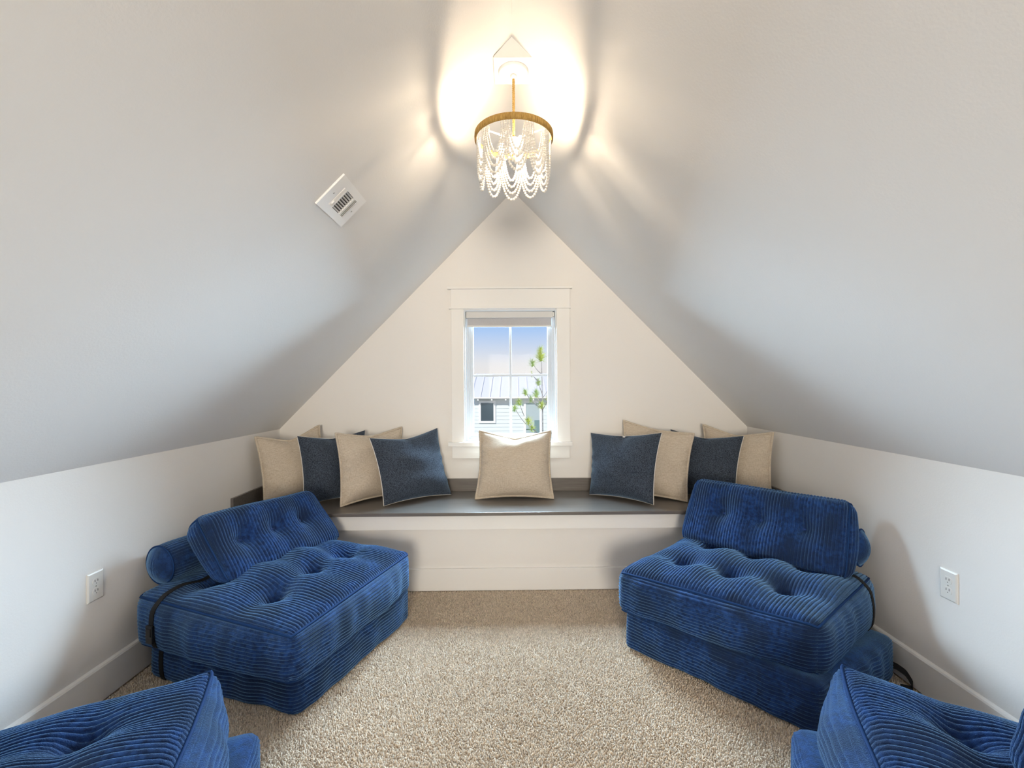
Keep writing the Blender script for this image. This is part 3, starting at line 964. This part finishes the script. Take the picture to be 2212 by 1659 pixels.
for k in range(3):
    a_ = math.radians(-60 + 120 * k)
    bx_, by_ = LX + 0.050 * math.cos(a_), LY + 0.050 * math.sin(a_)
    ar = MB()
    V, F = tube_mesh(smooth_path([(LX, LY, RZ0 - 0.035), ((LX + bx_) / 2, (LY + by_) / 2, RZ0 - 0.078), (bx_, by_, RZ0 - 0.080), (bx_, by_, RZ0 - 0.070)], 14), 0.003, 8)
    ar.add(V, [tuple(q) for q in F])
    ar.lathe([(0, 0), (0.010, 0), (0.012, 0.006), (0.012, 0.024), (0.0, 0.024)], (bx_, by_, RZ0 - 0.076), 16)
    ar.build('lamp_holder', M['metal_white'], ch, True, off=co)
    bulb_ = MB().lathe([(0.0005, 0.0), (0.008, 0.001), (0.013, 0.010), (0.016, 0.020), (0.0145, 0.032), (0.009, 0.043), (0.004, 0.050), (0.0005, 0.053)], (bx_, by_, RZ0 - 0.052), 14).build('bulb', M['bulb_glass'], ch, True, off=co)
    MB().lathe([(0.0004, 0.0), (0.0085, 0.003), (0.0125, 0.016), (0.0095, 0.032), (0.0004, 0.038)], (bx_, by_, RZ0 - 0.047), 12).build('filament', M['bulb'], bulb_, True, off=co)
# swags of beads: strings of graduated wooden beads hung from the ring
BV, BF = ball((0, 0, 0), 1.0, 1.0, None, 9, 7)
NSW, PER = 10, 4
for sI in range(NSW):
    A0 = math.radians(-90 + 5.0) - math.pi / NSW + 2 * math.pi * sI / NSW
    A1 = A0 + 2 * math.pi / NSW
    for k in range(PER):
        d_ = math.radians(-6.0 + 4.0 * k)                  # longest string reaches furthest past its neighbours
        sag = 0.190 - 0.028 * k
        r0, r1 = RR - 0.009, RR - 0.019
        P0 = np.array([LX + r0 * math.cos(A0 + d_), LY + r0 * math.sin(A0 + d_), RZ0 + 0.003])
        P1 = np.array([LX + r1 * math.cos(A1 - d_), LY + r1 * math.sin(A1 - d_), RZ0 + 0.003])
        tt = np.linspace(-1, 1, 400)
        cat = (np.cosh(2.5 * tt) - 1) / (math.cosh(2.5) - 1)
        pts = P0[None] * (1 - (tt[:, None] + 1) / 2) + P1[None] * ((tt[:, None] + 1) / 2)
        pts[:, 2] = RZ0 + 0.003 - sag * (1 - cat)
        out = np.array([math.cos((A0 + A1) / 2), math.sin((A0 + A1) / 2), 0])
        pts += (1 - cat)[:, None] * out * (0.006 - 0.004 * k)
        seg = np.concatenate([[0], np.cumsum(np.linalg.norm(np.diff(pts, axis=0), axis=1))])
        L = seg[-1]
        VV, FF, n, pos = [], [], 0, 0.003
        while pos < L - 0.002:
            u = abs(2 * pos / L - 1)
            rad = 0.0061 - 0.0030 * u ** 1.2
            c = np.array([np.interp(pos, seg, pts[:, q]) for q in range(3)])
            VV.append(BV * rad + c)
            FF.append(BF + n)
            n += len(BV)
            pos += 2 * rad * 0.99
        np_mesh('bead_strand', np.concatenate(VV) - co, np.concatenate(FF), M['bead'], ch)

# ------------------------------------------------------------------ ceiling register on the left slope
vy = np.array([0, 1.0, 0])
vs = np.array([1.0, 0, SL])
vs /= np.linalg.norm(vs)
vn = np.array([SL, 0, -1.0])
vn /= np.linalg.norm(vn)                                    # into the room
vx_c = -0.664
vc = np.array([vx_c, 1.764, RIDGE_Z + SL * vx_c])
reg = empty('ceiling_register', tuple(vc), 'white metal air register with curved louvers on the sloped ceiling', 'air vent')
def vent(name, boxes, mat, bevel=0.0, tilt=None):
    mb = MB()
    for (a0, a1, b0, b1, h0, h1) in boxes:
        mb.box(a0, a1, b0, b1, h0, h1)
    if tilt:
        ax_, ang, cen = tilt
        R = Matrix.Rotation(ang, 3, ax_)
        mb.v = [tuple(R @ (Vector(p) - Vector(cen)) + Vector(cen)) for p in mb.v]
    mb.v = [tuple(vy * p[0] + vs * p[1] + vn * p[2]) for p in mb.v]
    return mb.build(name, mat, reg, bevel=bevel)
A_, B_ = 0.120, 0.0745
oa = (-0.066, -0.038, -0.030, 0.038, 0.046, 0.074)
ob = 0.043
H0, H1 = 0.0, 0.007
vent('face_plate', [(-A_, oa[0], -B_, B_, H0, H1), (oa[5], A_, -B_, B_, H0, H1), (oa[0], oa[5], ob, B_, H0, H1), (oa[0], oa[5], -B_, -ob, H0, H1),
                    (oa[1], oa[2], -ob, ob, H0, H1), (oa[3], oa[4], -ob, ob, H0, H1)], M['metal_white'])
vent('duct_backing', [(oa[0], oa[5], -ob, ob, 0.0004, 0.0010)], M['duct'])
for a0, a1, sg in ((oa[0], oa[1], -1), (oa[4], oa[5], 1)):
    for k in range(3):
        ac = a0 + (a1 - a0) * (k + 0.5) / 3
        vent('louver', [(ac - 0.0045, ac + 0.0045, -ob, ob, 0.0045, 0.0056)], M['metal_white'], 0, ('Y', 0.85 * sg, (ac, 0, 0.005)))
for k in range(8):
    bc = -ob + 2 * ob * (k + 0.5) / 8
    vent('louver', [(oa[2], oa[3], bc - 0.0042, bc + 0.0036, 0.0042, 0.0052)], M['metal_white'], 0, ('X', 0.85, (0, bc, 0.0047)))
for a in (-0.088, 0.092):
    V, F = ball(vy * a + vs * 0.0 + vn * H1, 0.0038, 0.0018, vn)
    np_mesh('screw', V, F, M['screw'], reg)
vent('damper_lever', [(-0.058, -0.052, -0.034, -0.020, 0.006, 0.012)], M['metal_white'], 0.001)

# ------------------------------------------------------------------ outlets
def outlet(label, x, yc, zc_, s):
    o = empty('wall_outlet', (x, yc, zc_), label, 'electrical outlet', 'wall outlets')
    W2, H2 = 0.035, 0.0572
    v = [(0, -W2, -H2), (0, W2, -H2), (0, W2, H2), (0, -W2, H2), (s * 0.0035, -W2, -H2), (s * 0.0035, W2, -H2), (s * 0.0035, W2, H2), (s * 0.0035, -W2, H2),
         (s * 0.0062, -W2 + 0.005, -H2 + 0.005), (s * 0.0062, W2 - 0.005, -H2 + 0.005), (s * 0.0062, W2 - 0.005, H2 - 0.005), (s * 0.0062, -W2 + 0.005, H2 - 0.005)]
    MB().add(v, [(0, 1, 2, 3), (0, 4, 5, 1), (1, 5, 6, 2), (2, 6, 7, 3), (3, 7, 4, 0), (4, 8, 9, 5), (5, 9, 10, 6), (6, 10, 11, 7), (7, 11, 8, 4), (8, 11, 10, 9)]).build('cover_plate', M['plastic'], o)
    for dz in (0.0195, -0.0195):
        n = 28
        prof = []
        for k in range(n):
            a = 2 * math.pi * k / n
            prof.append((0.0165 * math.cos(a), dz + max(-0.0135, min(0.0135, 0.0165 * math.sin(a)))))
        rec = MB().prism(prof, 'x', s * 0.0060, s * 0.0076).build('receptacle', M['plastic'], o)
        sx0, sx1 = s * 0.0077, s * 0.0072
        for y_ in (-0.006, 0.006):
            MB().box(min(sx0, sx1), max(sx0, sx1), y_ - 0.0012, y_ + 0.0012, dz - 0.001, dz + 0.008).build('slot', M['slot'], rec)
        V, F = ball((s * 0.0074, 0, dz - 0.0075), 0.0024, 0.0004, (s, 0, 0), 12, 5)
        np_mesh('slot', V, F, M['slot'], rec)
    V, F = ball((s * 0.0066, 0, 0), 0.0032, 0.001, (s, 0, 0), 12, 5)
    np_mesh('screw', V, F, M['screw'], o)
outlet('white duplex outlet on the left knee wall beside the strapped mattress', XL, 1.816, 0.481, 1)
outlet('white duplex outlet on the right knee wall beside the bolster', XR, 1.752, 0.498, -1)

# ------------------------------------------------------------------ carpet pile
def inside(px, py, poly, shrink=0.93):
    P = np.array(poly)
    c = P.mean(0)
    P = c + (P - c) * shrink
    res = np.ones(len(px), dtype=bool)
    sgn = 0
    for i in range(4):
        a, b_ = P[i], P[(i + 1) % 4]
        cr_ = (b_[0] - a[0]) * (py - a[1]) - (b_[1] - a[1]) * (px - a[0])
        s_ = np.sign((b_[0] - a[0]) * (c[1] - a[1]) - (b_[1] - a[1]) * (c[0] - a[0]))
        res &= cr_ * s_ > 0
    return res
sp_ = 0.0062
gx, gy = np.meshgrid(np.arange(XL + 0.02, XR - 0.018, sp_), np.arange(1.0, 2.825, sp_))
gx = gx.ravel() + rng.uniform(-0.4, 0.4, gx.size) * sp_
gy = gy.ravel() + rng.uniform(-0.4, 0.4, gy.size) * sp_
keep = np.ones(len(gx), dtype=bool)
for q in (FL, FR, NL, NR):
    keep &= ~inside(gx, gy, q['lo'])
keep &= gy < 2.805 + SK * gx
gx, gy = gx[keep], gy[keep]
n = len(gx)
hgt = rng.uniform(0.006, 0.0125, n)
ang = rng.uniform(0, 6.28, n)
lean = rng.uniform(0.0, 0.0065, n)
ld = rng.uniform(0, 6.28, n)
rw = rng.uniform(0.0030, 0.0046, n)
V = np.zeros((n, 7, 3), dtype=np.float32)
for k in range(3):
    a = ang + k * 2.0944
    V[:, k, 0], V[:, k, 1], V[:, k, 2] = gx + rw * np.cos(a), gy + rw * np.sin(a), -0.001
    V[:, k + 3, 0], V[:, k + 3, 1], V[:, k + 3, 2] = gx + lean * 0.6 * np.cos(ld) + 0.8 * rw * np.cos(a + 0.5), gy + lean * 0.6 * np.sin(ld) + 0.8 * rw * np.sin(a + 0.5), hgt * 0.7
V[:, 6, 0], V[:, 6, 1], V[:, 6, 2] = gx + lean * np.cos(ld), gy + lean * np.sin(ld), hgt
base = (np.arange(n) * 7)[:, None]
tri = []
for k in range(3):
    l = (k + 1) % 3
    tri += [[k, l, l + 3], [k, l + 3, k + 3], [k + 3, l + 3, 6]]
Fc = (base[:, None, :] + np.array(tri)[None, :, :]).reshape(-1, 3)
pile = np_mesh('carpet_pile', V.reshape(-1, 3), Fc, M['yarn'], floor, True)
yv = np.clip(rng.normal(0.55, 0.22, n) + 0.12 * np.sin(gx * 3.1 + 1.3) * np.sin(gy * 2.7), 0, 1)
att = pile.data.attributes.new('yarn', 'FLOAT', 'POINT')
att.data.foreach_set('value', np.repeat(yv, 7).astype(np.float32))
pile['kind'] = 'stuff'

# ================================================================== outside the window
gnd = MB().box(-40, 40, 5, 90, -7.2, -7.0).build('ground', M['ground'])
tag(gnd, 'yard between the two houses far below the window', 'ground', kind='structure')
HY = 22.0
hx0, hx1 = -1.95, 7.5
ho = Vector((2.5, HY, -7.0))
house = empty('neighbour_house', ho, 'pale lap sided house with low metal roof seen through the window', 'house')
MB().box(hx0 + 0.02, hx1, HY + 0.03, HY + 6, -7.0, 0.62).build('wall', M['siding'], house, off=ho)
sd_ = MB()
z = -2.6
while z < 0.55:
    sd_.prism([(HY + 0.03, z), (HY - 0.012, z), (HY + 0.01, z + 0.19), (HY + 0.03, z + 0.19)], 'x', hx0, hx1)
    z += 0.18
sdo = sd_.build('lap_siding', M['siding'], house, off=ho)
sdo['kind'] = 'stuff'
rf = MB()
rf.prism([(HY - 0.45, 0.60), (HY - 0.45, 0.66), (HY + 3.2, 1.86), (HY + 6.6, 0.72), (HY + 6.6, 0.66), (HY + 3.2, 1.78)], 'x', hx0 - 0.15, hx1 + 0.4)
rfo = rf.build('roof', M['roof'], house, off=ho)
for k in range(22):
    x = hx0 - 0.1 + k * 0.45
    MB().prism([(HY - 0.45, 0.66), (HY - 0.45, 0.70), (HY + 3.2, 1.90), (HY + 3.2, 1.86)], 'x', x, x + 0.03).build('roof_seam', M['roof'], rfo, off=Vector((0, 0, 0)) + ho)
for k in range(12):
    x = hx0 + 0.2 + k * 0.66
    MB().box(x, x + 0.07, HY - 0.40, HY + 0.02, 0.50, 0.60).build('rafter_tail', M['house_trim'], house, off=ho)
def hwin(x0, x1, z0, z1, tw, glass):
    f_ = ring(x0, x1, z0, z1, tw, HY - 0.06, HY + 0.02).build('window', M['house_trim'], house, off=ho)
    g_ = MB().box(x0 + tw, x1 - tw, HY - 0.03, HY + 0.0, z0 + tw, z1 - tw).build('pane', glass, f_, off=(0, 0, 0))
    g_.location = -ho
    g_.parent = f_
    MB().box(x0 + tw, x1 - tw, HY - 0.04, HY - 0.02, (z0 + z1) / 2 - 0.02, (z0 + z1) / 2 + 0.02).build('meeting_rail', M['house_glass'], f_, off=ho)
hwin(-1.70, -0.89, -0.60, 0.48, 0.10, M['house_glass'])
hwin(0.47, 1.34, -2.3, 0.47, 0.11, M['house_screen'])
MB().box(0.98, 1.22, HY - 0.07, HY - 0.02, -2.0, -0.47).build('door_panel', M['house_green'], house, off=ho)

# young pine
py0 = 8.0
po = Vector((0.50, py0, -7.0))
pine = empty('pine_tree', po, 'young long needled pine standing outside the window', 'tree')
k8 = py0 / 983.0
def pp(px, py, dy=0.0):
    return np.array([(px - 1110) * k8, py0 + dy, 1.28 + (828.5 - py) * k8])
trunk_pts = [pp(1176, 1837), pp(1174, 1200), pp(1172, 940), pp(1172, 890), pp(1171, 845), pp(1171, 805), pp(1170, 780), pp(1168, 752)]
tube('trunk', smooth_path(trunk_pts, 60), np.concatenate([np.linspace(0.07, 0.016, 40), np.linspace(0.016, 0.004, 20)]), M['bark'], pine, 8, False, po)
tips = [((1168, 772), (0, 0.0), 0.15, 1.0, 170), ((1168, 757), (0, 0.0), 0.11, 1.0, 90), ((1150, 784), (1170, 808), 0.11, 0.9, 80), ((1148, 806), (1163, 822), 0.05, 0.9, 25),
        ((1163, 824), (1171, 850), 0.10, 0.7, 90), ((1134, 845), (1152, 870), 0.10, 0.6, 80), ((1158, 850), (1171, 872), 0.12, 0.6, 110), ((1146, 860), (1166, 880), 0.09, 0.3, 60),
        ((1121, 866), (1132, 898), 0.11, 0.5, 90), ((1111, 880), (1135, 915), 0.09, 0.5, 70), ((1168, 873), (1172, 890), 0.11, 0.4, 90), ((1141, 908), (1160, 935), 0.12, 0.3, 110),
        ((1148, 922), (1165, 938), 0.11, 0.5, 70), ((1183, 860), (1171, 885), 0.10, 0.5, 60), ((1190, 830), (1171, 860), 0.10, 0.7, 60)]
for (tip, root_, L_, upw, cnt) in tips:
    dy = random.uniform(-0.15, 0.15) if root_ != (0, 0.0) else 0.0
    T_ = pp(*tip, dy)
    if root_ != (0, 0.0):
        R_ = pp(*root_)
        tube('branch', smooth_path([R_, (R_ + T_) / 2 + np.array([0, 0, -0.02]), T_], 12), np.linspace(0.008, 0.004, 12), M['bark'], pine, 6, False, po)
    VV, FF = [], []
    for q in range(cnt):
        d = np.array([rng.normal(), rng.normal(), rng.normal() * 0.7 + upw * 1.2])
        d /= np.linalg.norm(d)
        s_ = np.cross(d, [0.3, 0.8, 0.5])
        s_ /= np.linalg.norm(s_)
        s2_ = np.cross(d, s_)
        st = T_ + np.array([0, 0, rng.uniform(-0.07, 0.03)])
        i0 = len(VV)
        w_ = 0.0035
        VV += [st + s_ * w_, st - s_ * w_ * 0.5 + s2_ * w_ * 0.8, st - s_ * w_ * 0.5 - s2_ * w_ * 0.8, st + d * L_ * rng.uniform(0.7, 1.1)]
        FF += [(i0, i0 + 1, i0 + 3), (i0 + 1, i0 + 2, i0 + 3), (i0 + 2, i0, i0 + 3)]
    nd = np_mesh('needle_tuft', np.array(VV) - np.array(po), np.array(FF), M['needle'], pine, False)
    nd['kind'] = 'stuff'
